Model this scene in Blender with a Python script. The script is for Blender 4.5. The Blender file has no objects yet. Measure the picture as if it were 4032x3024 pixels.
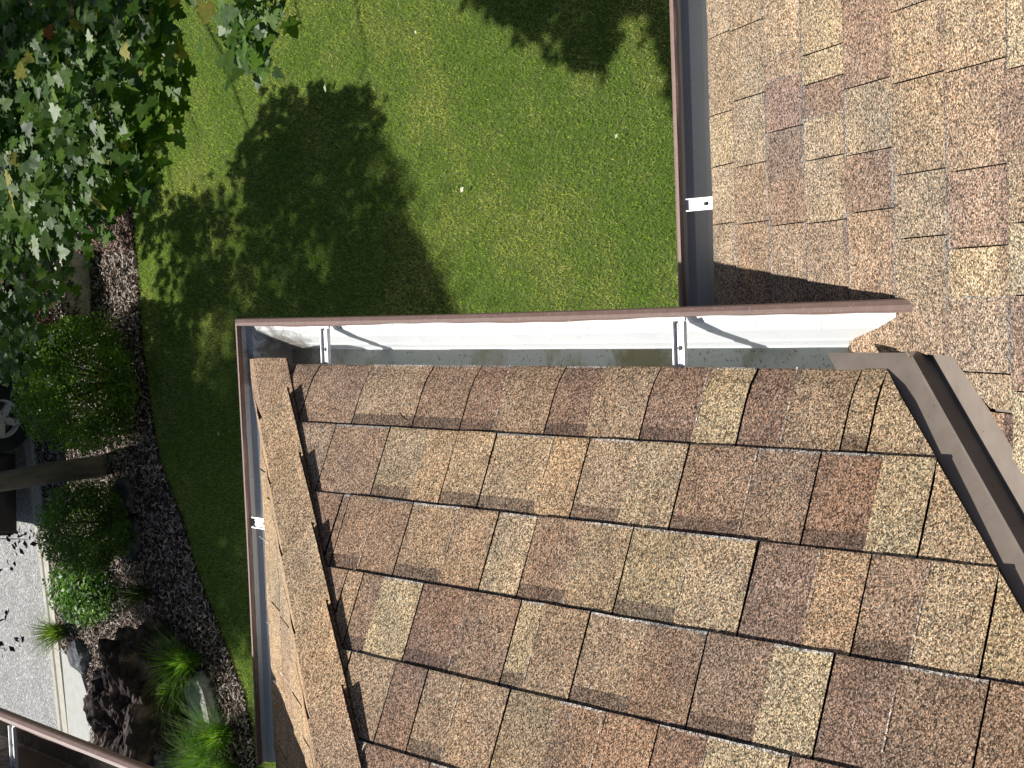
import bpy, math, json
import numpy as np
from mathutils import Matrix, Vector, noise as mnoise

# ------------------------------------------------------------------ camera
scene = bpy.context.scene
cam_d = bpy.data.cameras.new("camera"); cam = bpy.data.objects.new("camera", cam_d)
scene.collection.objects.link(cam); scene.camera = cam
M3 = Matrix(((-0.038363734, 0.997620501, 0.057284909),
             (-0.691800752, 0.014851300, -0.721935703),
             (-0.721068613, -0.067325892, 0.689584861)))
cam.matrix_world = Matrix.Translation((0.0206877, -2.8504520, 1.8592374)) @ M3.to_4x4()
cam_d.sensor_width = 36.0; cam_d.lens = 52.069; cam_d.clip_start = 0.05; cam_d.clip_end = 500
# ------------------------------------------------------------------ sky, sun
SUN = Vector((-0.23, 0.95, 1.0)).normalized()
world = bpy.data.worlds.new("World"); scene.world = world; world.use_nodes = True
wn = world.node_tree.nodes; wl = world.node_tree.links
bg = wn["Background"]; sky = wn.new("ShaderNodeTexSky"); sky.sky_type = 'NISHITA'; sky.sun_disc = False
sky.sun_elevation = math.asin(SUN.z); sky.sun_rotation = math.atan2(SUN.x, SUN.y)
wl.new(sky.outputs[0], bg.inputs[0]); bg.inputs[1].default_value = 0.05
sun_d = bpy.data.lights.new("sun", 'SUN'); sun_d.energy = 5.0; sun_d.angle = math.radians(0.75); sun_d.color = (1.0, 0.965, 0.915)
sun = bpy.data.objects.new("sun", sun_d); scene.collection.objects.link(sun)
sun.rotation_euler = SUN.to_track_quat('Z', 'Y').to_euler()
scene.view_settings.view_transform = 'Standard'; scene.view_settings.look = 'None'
scene.view_settings.exposure = 0.22; scene.view_settings.gamma = 1.0
scene.cycles.max_bounces = 6

rng = np.random.default_rng(11)
G = -5.2
# ------------------------------------------------------------------ helpers
def tag(o, label=None, cat=None, group=None, kind=None):
    if label: o['label'] = label
    if cat: o['category'] = cat
    if group: o['group'] = group
    if kind: o['kind'] = kind
    return o
def empty(name, loc, label, cat, group=None):
    o = bpy.data.objects.new(name, None); scene.collection.objects.link(o)
    o.location = loc; o.empty_display_size = 0.2
    bpy.context.view_layer.update()
    return tag(o, label, cat, group)
class MB:
    """collects polygons (with one colour each) for one mesh"""
    def __init__(s): s.v = []; s.f = []; s.c = []; s.m = []
    def add(s, vs, fs, col=(1, 1, 1), mi=0):
        b = len(s.v); s.v += [tuple(map(float, q)) for q in vs]
        for f in fs: s.f.append([b + i for i in f]); s.c.append(tuple(col)); s.m.append(mi)
    def box(s, lo, hi, col=(1, 1, 1), mi=0):
        x0, y0, z0 = lo; x1, y1, z1 = hi
        s.add([(x0, y0, z0), (x1, y0, z0), (x1, y1, z0), (x0, y1, z0), (x0, y0, z1), (x1, y0, z1), (x1, y1, z1), (x0, y1, z1)],
              [(0, 3, 2, 1), (4, 5, 6, 7), (0, 1, 5, 4), (1, 2, 6, 5), (2, 3, 7, 6), (3, 0, 4, 7)], col, mi)
    def obox(s, c, ax, ay, az, hx, hy, hz, col=(1, 1, 1), mi=0):
        c = np.array(c, float); ax = np.array(ax, float); ay = np.array(ay, float); az = np.array(az, float)
        vs = [c + i * hx * ax + j * hy * ay + k * hz * az for k in (-1, 1) for i, j in ((-1, -1), (1, -1), (1, 1), (-1, 1))]
        s.add(vs, [(0, 3, 2, 1), (4, 5, 6, 7), (0, 1, 5, 4), (1, 2, 6, 5), (2, 3, 7, 6), (3, 0, 4, 7)], col, mi)
    def tube(s, pts, rad, n=8, col=(1, 1, 1), cap=True):
        pts = [np.array(p, float) for p in pts]; b = []
        vs = []; prev = None
        for i, p in enumerate(pts):
            t = pts[min(i + 1, len(pts) - 1)] - pts[max(i - 1, 0)]; t = t / (np.linalg.norm(t) + 1e-9)
            a = np.cross(t, (0.3, 0.9, 0.2) if prev is None else np.cross(prev, t)); a /= (np.linalg.norm(a) + 1e-9)
            c = np.cross(t, a); prev = a
            for k in range(n):
                w = 2 * math.pi * k / n; vs.append(p + rad[i] * (a * math.cos(w) + c * math.sin(w)))
        fs = []
        for i in range(len(pts) - 1):
            for k in range(n): fs.append((i * n + k, i * n + (k + 1) % n, (i + 1) * n + (k + 1) % n, (i + 1) * n + k))
        if cap: fs.append(tuple(range(n - 1, -1, -1))); fs.append(tuple((len(pts) - 1) * n + k for k in range(n)))
        s.add(vs, fs, col)
    def build(s, name, mats, parent=None, smooth=False):
        me = bpy.data.meshes.new(name); me.from_pydata(s.v, [], s.f); me.update()
        ca = me.color_attributes.new("Col", 'FLOAT_COLOR', 'CORNER')
        cnt = [len(f) for f in s.f]
        cc = np.ones((sum(cnt), 4), np.float32); cc[:, :3] = np.repeat(np.array(s.c, np.float32), cnt, axis=0)
        ca.data.foreach_set("color", cc.ravel())
        return link(name, me, mats, parent, smooth, s.m if any(s.m) else None)
def link(name, me, mats, parent=None, smooth=False, mi=None):
    if not isinstance(mats, (list, tuple)): mats = [mats]
    for m in mats: me.materials.append(m)
    if mi is not None: me.polygons.foreach_set("material_index", np.array(mi, np.int32))
    if smooth: me.polygons.foreach_set("use_smooth", np.ones(len(me.polygons), bool))
    o = bpy.data.objects.new(name, me); scene.collection.objects.link(o)
    if parent is not None:
        o.parent = parent; o.matrix_parent_inverse = parent.matrix_world.inverted()
    return o
def soup(name, V, nper, mat, col, parent=None, smooth=False, faces=None):
    """V: (N, nper, 3) one polygon (or a few faces) per item; col (N,3)"""
    N = V.shape[0]; me = bpy.data.meshes.new(name)
    if faces is None: faces = [list(range(nper))]
    sizes = [len(f) for f in faces]; L = sum(sizes)
    idx = np.concatenate([np.array(f) for f in faces])[None, :] + (np.arange(N) * nper)[:, None]
    me.vertices.add(N * nper); me.vertices.foreach_set("co", V.reshape(-1).astype(np.float32))
    me.loops.add(N * L); me.loops.foreach_set("vertex_index", idx.reshape(-1).astype(np.int32))
    me.polygons.add(N * len(faces))
    st = np.concatenate([[0], np.cumsum(sizes)[:-1]])[None, :] + (np.arange(N) * L)[:, None]
    me.polygons.foreach_set("loop_start", st.reshape(-1).astype(np.int32))
    me.update(calc_edges=True); me.validate()
    ca = me.color_attributes.new("Col", 'FLOAT_COLOR', 'CORNER')
    cc = np.ones((N * L, 4), np.float32); cc[:, :3] = np.repeat(col, L, axis=0); ca.data.foreach_set("color", cc.ravel())
    return link(name, me, mat, parent, smooth)
def inpoly(x, y, poly):
    x = np.asarray(x); y = np.asarray(y); c = np.zeros(x.shape, bool); n = len(poly)
    for i in range(n):
        x1, y1 = poly[i]; x2, y2 = poly[(i + 1) % n]
        if y1 == y2: continue
        k = ((y1 > y) != (y2 > y)) & (x < (x2 - x1) * (y - y1) / (y2 - y1) + x1); c ^= k
    return c
# ------------------------------------------------------------------ materials
def mat(name, rough=0.8, spec=0.5):
    m = bpy.data.materials.new(name); m.use_nodes = True; nt = m.node_tree
    b = nt.nodes["Principled BSDF"]; b.inputs["Roughness"].default_value = rough; b.inputs["Specular IOR Level"].default_value = spec
    return m, nt, b
def nd(nt, t, **k):
    n = nt.nodes.new(t)
    for a, v in k.items(): setattr(n, a, v)
    return n
def coord(nt): return nd(nt, "ShaderNodeTexCoord").outputs["Object"]
def noise_tex(nt, scale, detail=3, rough=0.55, vec=None, dist=0):
    n = nd(nt, "ShaderNodeTexNoise"); n.inputs["Scale"].default_value = scale; n.inputs["Detail"].default_value = detail
    n.inputs["Roughness"].default_value = rough; n.inputs["Distortion"].default_value = dist
    nt.links.new(vec if vec is not None else coord(nt), n.inputs["Vector"]); return n.outputs["Fac"]
def ramp(nt, fac, stops, interp='LINEAR'):
    r = nd(nt, "ShaderNodeValToRGB"); r.color_ramp.interpolation = interp; e = r.color_ramp.elements
    e[0].position = stops[0][0]; e[0].color = (*stops[0][1], 1); e[1].position = stops[-1][0]; e[1].color = (*stops[-1][1], 1)
    for p, c in stops[1:-1]:
        q = e.new(p); q.color = (*c, 1)
    nt.links.new(fac, r.inputs[0]); return r.outputs[0]
def mix(nt, mode, fac, a, b):
    n = nd(nt, "ShaderNodeMix", data_type='RGBA', blend_type=mode)
    for inp, v in ((n.inputs[0], fac), (n.inputs[6], a), (n.inputs[7], b)):
        if isinstance(v, bpy.types.NodeSocket): nt.links.new(v, inp)
        elif isinstance(v, (int, float)): inp.default_value = v
        else: inp.default_value = (*v, 1)
    return n.outputs[2]
def attr(nt):
    a = nd(nt, "ShaderNodeAttribute", attribute_name="Col"); return a.outputs["Color"]
def bump(nt, b, h, strength, dist):
    n = nd(nt, "ShaderNodeBump"); n.inputs["Strength"].default_value = strength; n.inputs["Distance"].default_value = dist
    nt.links.new(h, n.inputs["Height"]); nt.links.new(n.outputs[0], b.inputs["Normal"])
g1 = lambda v: (v, v, v)

def shingle_mat():
    m, nt, b = mat("shingle_granules", 0.95, 0.15)
    co = coord(nt)
    v = nd(nt, "ShaderNodeTexVoronoi"); v.inputs["Scale"].default_value = 540; nt.links.new(co, v.inputs["Vector"])
    sep = nd(nt, "ShaderNodeSeparateColor"); nt.links.new(v.outputs["Color"], sep.inputs[0])
    br = ramp(nt, sep.outputs[0], [(0, g1(.12)), (.25, g1(.40)), (.5, g1(.92)), (.78, g1(1.5)), (1, g1(2.6))])
    hue = ramp(nt, sep.outputs[1], [(0, (1.0, .86, .76)), (.35, (1.04, .96, .90)), (.6, (1, 1, 1)), (.85, (1.0, 1.06, 1.0)), (1, (.85, 1.0, 1.22))])
    c = mix(nt, 'MULTIPLY', 1.0, attr(nt), br); c = mix(nt, 'MULTIPLY', 1.0, c, hue)
    n2 = noise_tex(nt, 16, 4, .6, co)
    c = mix(nt, 'MULTIPLY', 1.0, c, ramp(nt, n2, [(.3, (.80, .80, .82)), (.7, (1.20, 1.19, 1.16))]))
    n3 = noise_tex(nt, 5, 2, .5, co)
    c = mix(nt, 'MULTIPLY', 1.0, c, ramp(nt, n3, [(.3, (.93, .96, 1.0)), (.7, (1.07, 1.02, .96))]))
    # bald, bruised spots where granules are gone
    n4 = noise_tex(nt, 22, 5, .75, co, .6)
    c = mix(nt, 'MIX', ramp(nt, n4, [(.645, g1(0)), (.71, g1(.55))]), c, (.30, .30, .31))
    n5 = noise_tex(nt, 24, 4, .7, co, .3)
    c = mix(nt, 'MIX', ramp(nt, n5, [(.27, g1(.6)), (.34, g1(0))]), c, (.09, .085, .085))
    nt.links.new(c, b.inputs["Base Color"])
    bump(nt, b, v.outputs["Distance"], 0.5, 0.0012)
    return m
def plain_col(name, rough=.8, spec=.4, sc=30, amt=.25, bmp=0.0):
    m, nt, b = mat(name, rough, spec); n = noise_tex(nt, sc, 5, .65)
    c = mix(nt, 'MULTIPLY', 1.0, attr(nt), ramp(nt, n, [(.25, g1(1 - amt)), (.75, g1(1 + amt))]))
    nt.links.new(c, b.inputs["Base Color"])
    if bmp: bump(nt, b, n, .6, bmp)
    return m
def leaf_mat(name, rough=.42, trans=.3, spec=.5):
    m, nt, b = mat(name, rough, spec); a = attr(nt)
    c = mix(nt, 'MULTIPLY', 1.0, a, ramp(nt, noise_tex(nt, 40, 2), [(.3, g1(.8)), (.7, g1(1.2))]))
    nt.links.new(c, b.inputs["Base Color"])
    t = nd(nt, "ShaderNodeBsdfTranslucent"); tc = mix(nt, 'MULTIPLY', 1.0, c, (1.5, 1.7, .6)); nt.links.new(tc, t.inputs[0])
    mx = nd(nt, "ShaderNodeMixShader"); mx.inputs[0].default_value = trans
    nt.links.new(b.outputs[0], mx.inputs[1]); nt.links.new(t.outputs[0], mx.inputs[2])
    nt.links.new(mx.outputs[0], nt.nodes["Material Output"].inputs[0]); return m
M_SH = shingle_mat()
def gutter_in():
    m, nt, b = mat("gutter_white_enamel", .7, .25); co = coord(nt)
    base = mix(nt, 'MIX', ramp(nt, noise_tex(nt, 14, 4, .6, co), [(.45, g1(0)), (.8, g1(.5))]), (.86, .88, .88), (.72, .75, .74))
    # dirt settles on the floor of the trough (faces that look up)
    geo = nd(nt, "ShaderNodeNewGeometry"); sx = nd(nt, "ShaderNodeSeparateXYZ"); nt.links.new(geo.outputs["True Normal"], sx.inputs[0])
    up = ramp(nt, sx.outputs[2], [(.93, g1(0)), (.97, g1(1))])
    dirt = mix(nt, 'MIX', ramp(nt, noise_tex(nt, 9, 5, .7, co), [(.5, g1(0)), (.66, g1(.9))]), (.50, .52, .47), (.33, .31, .20))
    dirt = mix(nt, 'MIX', ramp(nt, noise_tex(nt, 130, 3, .6, co), [(.60, g1(0)), (.68, g1(.8))]), dirt, (.12, .12, .10))
    base = mix(nt, 'MIX', up, base, dirt)
    # tide marks and grit where water stands: the outside corner and one mossy spot
    for (cx_, cy_, rad_, colr, am) in ((-.10, -.085, .13, (.17, .15, .12), .85), (-.09, -1.13, .09, (.20, .17, .06), .8), (-.93, .32, .30, (.14, .10, .075), .9), (-.06, -1.42, .05, (.25, .26, .20), .5)):
        vm = nd(nt, "ShaderNodeVectorMath", operation='DISTANCE'); nt.links.new(co, vm.inputs[0]); vm.inputs[1].default_value = (cx_, cy_, -.09 if cx_ > -.5 else .35)
        ad = nd(nt, "ShaderNodeMath", operation='MULTIPLY_ADD'); nt.links.new(noise_tex(nt, 24, 6, .7, co, .8), ad.inputs[0]); ad.inputs[1].default_value = rad_ * 2.2; nt.links.new(vm.outputs["Value"], ad.inputs[2])
        ms = ramp(nt, ad.outputs[0], [(rad_ * 1.55, g1(am)), (rad_ * 2.1, g1(0))])
        if cy_ < -.5: ms = mix(nt, 'MULTIPLY', 1.0, ms, up)
        base = mix(nt, 'MIX', ms, base, colr)
    sp = ramp(nt, noise_tex(nt, 160, 2, .5, co), [(.70, g1(0)), (.74, g1(.6))])
    base = mix(nt, 'MIX', sp, base, (.2, .2, .18))
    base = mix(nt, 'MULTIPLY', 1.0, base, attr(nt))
    nt.links.new(base, b.inputs["Base Color"]); return m
M_GIN = gutter_in()
def gutter_out():
    m, nt, b = mat("gutter_brown_enamel", .5, .4); co = coord(nt)
    c = mix(nt, 'MIX', ramp(nt, noise_tex(nt, 60, 5, .7, co), [(.35, g1(0)), (.75, g1(1))]), (.255, .165, .135), (.19, .12, .098))
    c = mix(nt, 'MIX', ramp(nt, noise_tex(nt, 220, 2, .6, co), [(.66, g1(0)), (.70, g1(.7))]), c, (.5, .42, .38))
    nt.links.new(c, b.inputs["Base Color"]); return m
M_GOUT = gutter_out()
def metal(name, col, rough=.35):
    m, nt, b = mat(name, rough, .5); n = noise_tex(nt, 90, 3)
    nt.links.new(mix(nt, 'MULTIPLY', 1.0, col, ramp(nt, n, [(.3, g1(.88)), (.7, g1(1.1))])), b.inputs["Base Color"]); b.inputs["Metallic"].default_value = .25; return m
M_HANG = metal("galvanised_hanger", (.80, .80, .80))
M_DARK = metal("dark_screw", (.05, .05, .05), .6)
def valley_mat():
    m, nt, b = mat("valley_enamel", .6, .25); co = coord(nt)
    c = mix(nt, 'MIX', ramp(nt, noise_tex(nt, 25, 4, .6, co), [(.3, g1(0)), (.75, g1(1))]), (.205, .165, .135), (.26, .218, .182))
    c = mix(nt, 'MIX', ramp(nt, noise_tex(nt, 120, 3, .7, co), [(.68, g1(0)), (.73, g1(.8))]), c, (.10, .07, .06))
    nt.links.new(c, b.inputs["Base Color"]); return m
M_VAL = valley_mat()
def siding_mat():
    m, nt, b = mat("house_siding", .7, .3)
    nt.links.new(mix(nt, 'MULTIPLY', 1.0, (.42, .36, .29), ramp(nt, noise_tex(nt, 8, 4), [(.3, g1(.9)), (.7, g1(1.08))])), b.inputs["Base Color"]); return m
M_SIDE = siding_mat()

# ------------------------------------------------------------------ the house and its roofs
PA, PC, W0, ZE = 0.52850, 0.55968, 0.0990, 0.0065
CA = 1 / math.hypot(1, PA); SA = PA * CA; CC = 1 / math.hypot(1, PC); SC = PC * CC
LC, DC = 1.08648, -0.36807
EX = 0.143
house = empty("house", (-1.5, -2.0, G), "two storey house with tan and brown laminated shingle roof, hips, valley and brown gutters", "house")

T = (.405, .315, .198); M_ = (.335, .243, .164); B_ = (.255, .174, .129); D_ = (.14, .10, .085); TM = (.370, .277, .180); BM = (.290, .203, .143)
def jit(c, a=.06):
    k = 1 + rng.normal(0, a); h = rng.normal(0, .02); return (c[0] * k * (1 + h), c[1] * k, c[2] * k * (1 - h))

BREAKS = []
def course(mb, P, r0, r1, s0, s1, lo, hi, col, band, lift, thick, droop=0, rowlift=0.0, scuff=None, wav=0.0, ew=.005):
    scuff = scuff or (col, band)
    """one shingle tab: P(s, r, n) -> point; clipped between lo(r) and hi(r); band = dark strip under the next butt"""
    if s1 <= min(lo(r0), lo(r1)) and s1 <= lo(r1): return
    if s0 >= max(hi(r0), hi(r1)): return
    nr = 8; ns = max(1, int((s1 - s0) / .045))
    rb = r0 + (r1 - r0) * .80; over = .012
    rs = sorted([r0, r0 + .0035] + list(np.linspace(r0 + .03, rb, nr - 4)) + [r1 - ew, r1 + over] + [q + d_ for q in BREAKS if r0 + .002 < q < r1 - .002 for d_ in (-1e-4, 1e-4)]); nr = len(rs)
    def nn(r, s):
        t = (r - r0) / (r1 - r0); base = lift * (1 - t) + .0015 + rowlift
        if droop and r < r0 + .06: base -= droop * ((r0 + .06 - r) / .06) ** 2
        return base + wav * math.sin(s * 23 + r0 * 40) * (1 - t) + wav * .6 * math.sin(s * 61 + r0 * 9) * (1 - t)
    vs = []
    for r in rs:
        a = min(max(s0, lo(r)), hi(r)); b_ = max(min(s1, hi(r)), lo(r))
        if b_ < a: a = b_ = (a + b_) / 2
        for j in range(ns + 1):
            s = a + (b_ - a) * j / ns; vs.append(P(s, r + (wav * 1.0 * math.sin(s * 57 + r0 * 31) if r == r0 else 0), nn(r, s)))
    w = ns + 1; fs = []; cs = []
    for i in range(nr - 1):
        for j in range(ns):
            fs.append((i * w + j, i * w + j + 1, (i + 1) * w + j + 1, (i + 1) * w + j)); cs.append(scuff[0] if i == 0 else (scuff[1] if i == nr - 2 else (band if (rs[i] + rs[i + 1]) / 2 > rb else col)))
    for f, c in zip(fs, cs): pass
    b0 = len(mb.v); mb.v += [tuple(map(float, q)) for q in vs]
    for f, c in zip(fs, cs): mb.f.append([b0 + i for i in f]); mb.c.append(c); mb.m.append(0)
    # butt edge and the two side edges
    edge = (.035, .03, .028)
    def skirt(ids):
        for a_, c_ in zip(ids[:-1], ids[1:]):
            pa, pc = vs[a_], vs[c_]; qa = np.array(pa) - NRM * thick; qc = np.array(pc) - NRM * thick
            mb.add([pa, pc, qc, qa], [(0, 3, 2, 1)], edge)
    NRM = np.array(P(0, 0, 1.)) - np.array(P(0, 0, 0.))
    skirt([j for j in range(w)]); skirt([i * w + ns for i in range(nr)]); skirt([i * w for i in range(nr)][::-1])

def scr(mb, P, r0, r1, s, lo, hi, kk=1.0):
    a = r0 + .004; L = r1 - .01
    while a < L:
        b = min(L, a + rng.uniform(.006, .03))
        if lo(a) + .003 < s < hi(a) - .003 and rng.random() < .75:
            w = rng.uniform(.0004, .0011); h = .0082 * (1 - (a - r0) / (r1 - r0)) + .003
            mb.add([P(s - w, a, h), P(s + w, a, h), P(s + w, b, h - .0012), P(s - w, b, h - .0012)], [(0, 1, 2, 3)], jit((.46 * kk, .44 * kk, .41 * kk), .15))
        a = b + rng.uniform(0, .006)
def field(name, P, s_off, nrow, lo, hi, srange, spec, parent, droop, label, gap=.0035, first=None, colset=None, seedcol=5, rowlift0=None, wav=.0006, liftk=1.0, bandk=1.0, colk=1.0, scf=1.0, edgep=.35, edgew=.005, edgec=(.11, .105, .105)):
    mb = MB(); r = 0.0
    colset = colset or [T, TM, TM, M_, M_, M_, BM, BM, BM, B_, B_]
    for k in range(nrow):
        r0 = r; r1 = r + (first if (k == 0 and first) else EX); r = r1
        joints = []
        if k in spec: joints = list(spec[k])
        s = joints[-1][0] if joints else srange[0] - rng.uniform(0, .2)
        while s < srange[1]:
            wd = rng.uniform(.09, .19)
            c = colset[rng.integers(len(colset))]
            joints.append((s + wd, rng.random() < .5, c, rng.random() < .45)); s += wd
        prev = srange[0] if k in spec else joints[0][0] - .15
        if k in spec and joints[0][0] > srange[0] + .3 and srange[0] < 0:      # fill to the left of a transcribed row
            q = srange[0]
            while q < lo(r1) - .05:
                wd = rng.uniform(.08, .17); course(mb, P, r0, r1, q, q + wd - .003, lo, hi, jit(colset[rng.integers(len(colset))]), D_, .006, .007, droop if k == 0 else 0); q += wd
            prev = q
        sub = False
        for (e, J, c, dk) in joints:
            cj = jit(tuple(x * k_ for k_, x in zip((1, 1, 1) if colk == 1 else (colk, colk * 1.04, colk * 1.12), c))); bd = tuple((x * .62 * .6 + d_ * .4) * bandk for x, d_ in zip(jit(cj, .05), D_)) if dk else tuple(x * .97 for x in cj)
            sc_ = (jit(tuple(q_ * scf for q_ in (.36, .33, .30)), .15) if rng.random() < .45 else tuple(x * .8 for x in cj), jit(edgec, .2) if rng.random() < edgep else bd)
            if not sub: lift = .0075 + rng.normal(0, .0005) + (.001 if dk else 0)
            course(mb, P, r0, r1, prev + (gap if not sub else .0), e, lo, hi, cj, bd, lift * liftk, .008, droop if k == 0 else 0, scuff=sc_, wav=wav, ew=edgew)
            if not J and rng.random() < .7: scr(mb, P, r0, r1, e, lo, hi, scf)
            prev = e; sub = not J
    o = mb.build(name, M_SH, parent); o['label'] = label
    return o
BREAKS[:] = [(.975 - W0) / CA]
# plane A: eave along Y at X=-W0, rising toward -X ; s = -Y
def PAf(s, r, n): return (-W0 - r * CA + n * SA, -s, ZE + r * SA + n * CA)
def hipA(r): return (W0 + r * CA) if (W0 + r * CA) < .975 else -3.0
def valA(r): return 1.688 + .975 * (r * CA)
J, S = True, False
rowsA = {
 0: [(.332,J,BM,0),(.509,J,BM,0),(.695,J,M_,1),(.83,J,BM,1),(.92,S,B_,1),(1.048,J,M_,0),(1.145,S,B_,1),(1.265,J,M_,0),(1.376,S,B_,1),(1.461,J,T,0),(1.543,S,B_,0),(1.646,J,M_,0),(1.69,J,TM,1),(1.95,J,TM,0)],
 1: [(.472,J,BM,0),(.644,J,BM,0),(.757,S,TM,1),(.84,J,TM,0),(.943,J,TM,1),(1.084,S,TM,1),(1.168,J,TM,0),(1.273,S,M_,1),(1.379,J,TM,0),(1.512,S,BM,1),(1.622,J,BM,0),(1.727,S,B_,1),(1.808,J,T,0),(2.2,J,TM,0)],
 2: [(.597, J, BM, 0), (.684, S, BM, 1), (.784, J, BM, 0), (.911, S, M_, 1), (1.012, J, M_, 0), (1.105, J, TM, 0), (1.211, S, BM, 1), (1.318, J, TM, 0), (1.44, S, T, 1), (1.557, J, TM, 0), (1.665, S, B_, 0), (1.745, J, M_, 0), (1.835, S, BM, 1), (1.931, J, TM, 0), (2.3, J, T, 0)],
 3: [(.715, J, M_, 0), (.774, S, BM, 1), (.884, J, T, 0), (1.004, S, B_, 1), (1.128, J, BM, 0), (1.182, S, T, 1), (1.282, J, M_, 0), (1.404, S, M_, 1), (1.513, J, BM, 0), (1.631, S, BM, 1), (1.727, J, T, 0), (1.828, S, B_, 0), (1.95, J, BM, 0), (2.02, J, BM, 1)],
 4: [(.881, J, M_, 0), (.966, J, B_, 0), (1.054, S, M_, 1), (1.164, J, M_, 0), (1.275, S, TM, 0), (1.368, S, BM, 1), (1.472, J, BM, 0), (1.565, S, B_, 1), (1.70, J, T, 0), (1.82, J, B_, 0)],
}
rowsA = {k: [(e, j, c, bool(d)) for e, j, c, d in v] for k, v in rowsA.items()}
# the joints above are measured at the up-slope end of their tab: rows are 0-based from the eave
field("shingle_roof", PAf, 0, 30, hipA, valA, (-3.0, 6.0), rowsA, house, .012, "slope of tan and brown shingles with dark joints running from hip to valley", first=.136, wav=.0005)
# plane B: eave along X at Y=-.1, rising toward -Y ; s = -X
def PBf(s, r, n): return (-s, -.088 - r * CA + n * SA, ZE - .004 + r * SA + n * CA)
field("shingle_roof", PBf, 0, 8, lambda r: .10 + r * CA, lambda r: 1.06, (.1, 1.1), {}, house, .006, "narrow shingle slope beside the hip, above the short gutter", first=.136, wav=.0012, colset=[TM, M_, TM], liftk=.45)
# plane C: main roof, eave along X at Y=-LC, rising toward -Y ; s = X
def PCf(s, r, n): return (s, -LC - r * CC + n * SC, DC + r * SC + n * CC)
def loC(r):
    Y = -LC - r * CC
    return -.45 if Y > -1.725 else (-.079 if Y > -1.826 else -.079 + (Y + 1.826) * 1.06)
BREAKS[:] = [(1.725 - LC) / CC]
rowsC = {0: [(-.1, J, TM, 0), (.144, J, TM, 0), (.251, J, TM, 0), (.346, J, T, 0), (.489, J, TM, 0), (.62, J, TM, 0)],
 1: [(-.05, J, M_, 0), (.138, J, M_, 0), (.24, J, M_, 0), (.358, J, TM, 0), (.483, J, TM, 0), (.6, J, TM, 0)],
 2: [(-.06, J, M_, 0), (.127, J, M_, 0), (.20, S, BM, 0), (.285, J, BM, 0), (.37, S, B_, 0), (.411, S, M_, 0), (.56, J, TM, 0)],
 3: [(-.02, J, TM, 0), (.123, J, M_, 1), (.223, J, TM, 0), (.29, S, TM, 0), (.344, J, BM, 0), (.391, J, T, 0), (.50, J, T, 0)],
 4: [(-.1, J, TM, 0), (.0, S, M_, 0), (.13, J, M_, 1), (.217, J, BM, 1), (.318, J, TM, 0), (.46, J, BM, 0)],
 5: [(-.1, J, TM, 0), (-.02, S, M_, 1), (.084, J, TM, 0), (.174, J, TM, 0), (.304, J, TM, 0), (.405, J, TM, 1), (.5, J, M_, 0)],
 6: [(-.1, J, TM, 0), (.0, S, M_, 0), (.064, J, T, 1), (.166, J, BM, 1), (.298, J, M_, 1), (.45, J, TM, 0)],
 7: [(-.12, J, T, 0), (.0, J, BM, 1), (.09, J, T, 1), (.18, S, TM, 0), (.28, J, BM, 0), (.4, J, T, 0)]}
rowsC = {k: [(e, j, c, bool(d)) for e, j, c, d in v] for k, v in rowsC.items()}
field("shingle_roof", PCf, 0, 24, loC, lambda r: 4.0, (-.45, 4.0), rowsC, house, .008, "sunlit lighter tan shingle slope rising from the lower eave", colk=.84, first=.125, gap=.002, wav=.0005, bandk=1.45, edgep=.5, edgew=.018, edgec=(.20, .18, .17), scf=.62)

# solid decking below every slope (so nothing can be seen through a joint)
def deck(pts_n, nrm, th=.03):
    mb = MB(); nrm = np.array(nrm, float); nrm /= np.linalg.norm(nrm); top = [np.array(p, float) - nrm * .006 for p in pts_n]; bot = [p - nrm * th for p in top]; n = len(top)
    fs = [tuple(range(n)), tuple(range(2 * n - 1, n - 1, -1))] + [(i, i + n, (i + 1) % n + n, (i + 1) % n) for i in range(n)]
    mb.add(top + bot, fs, (.03, .028, .027)); return mb
M_FELT = plain_col("roofing_felt", .9, .2)
rm = 30 * EX
vA = lambda r: 1.688 + .975 * r * CA
md = MB()
def adddeck(pts, nrm):
    q = deck(pts, nrm); b = len(md.v); md.v += q.v; md.f += [[b + i for i in f] for f in q.f]; md.c += q.c; md.m += q.m
rh = (.975 - W0) / CA
adddeck([PAf(.115, .018, 0), PAf(vA(0) - .02, .018, 0), PAf(vA(rm), rm, 0), PAf(-2.98, rm, 0), PAf(-2.98, rh + .015, 0), PAf(.97, rh + .005, 0)], (SA, 0, CA))
adddeck([PBf(.12, .018, 0), PBf(1.04, .018, 0), PBf(1.04, .9, 0), PBf(.12 + .9 * CA, .9, 0)], (0, SA, CA))
adddeck([PCf(-.44, .018, 0), PCf(3.98, .018, 0), PCf(3.98, 24 * EX, 0), PCf(loC(24 * EX) - .1, 24 * EX, 0), PCf(-.16, .86, 0), PCf(-.44, .78, 0)], (0, SC, CC))
md.build("roof_deck", M_FELT, house)

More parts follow.
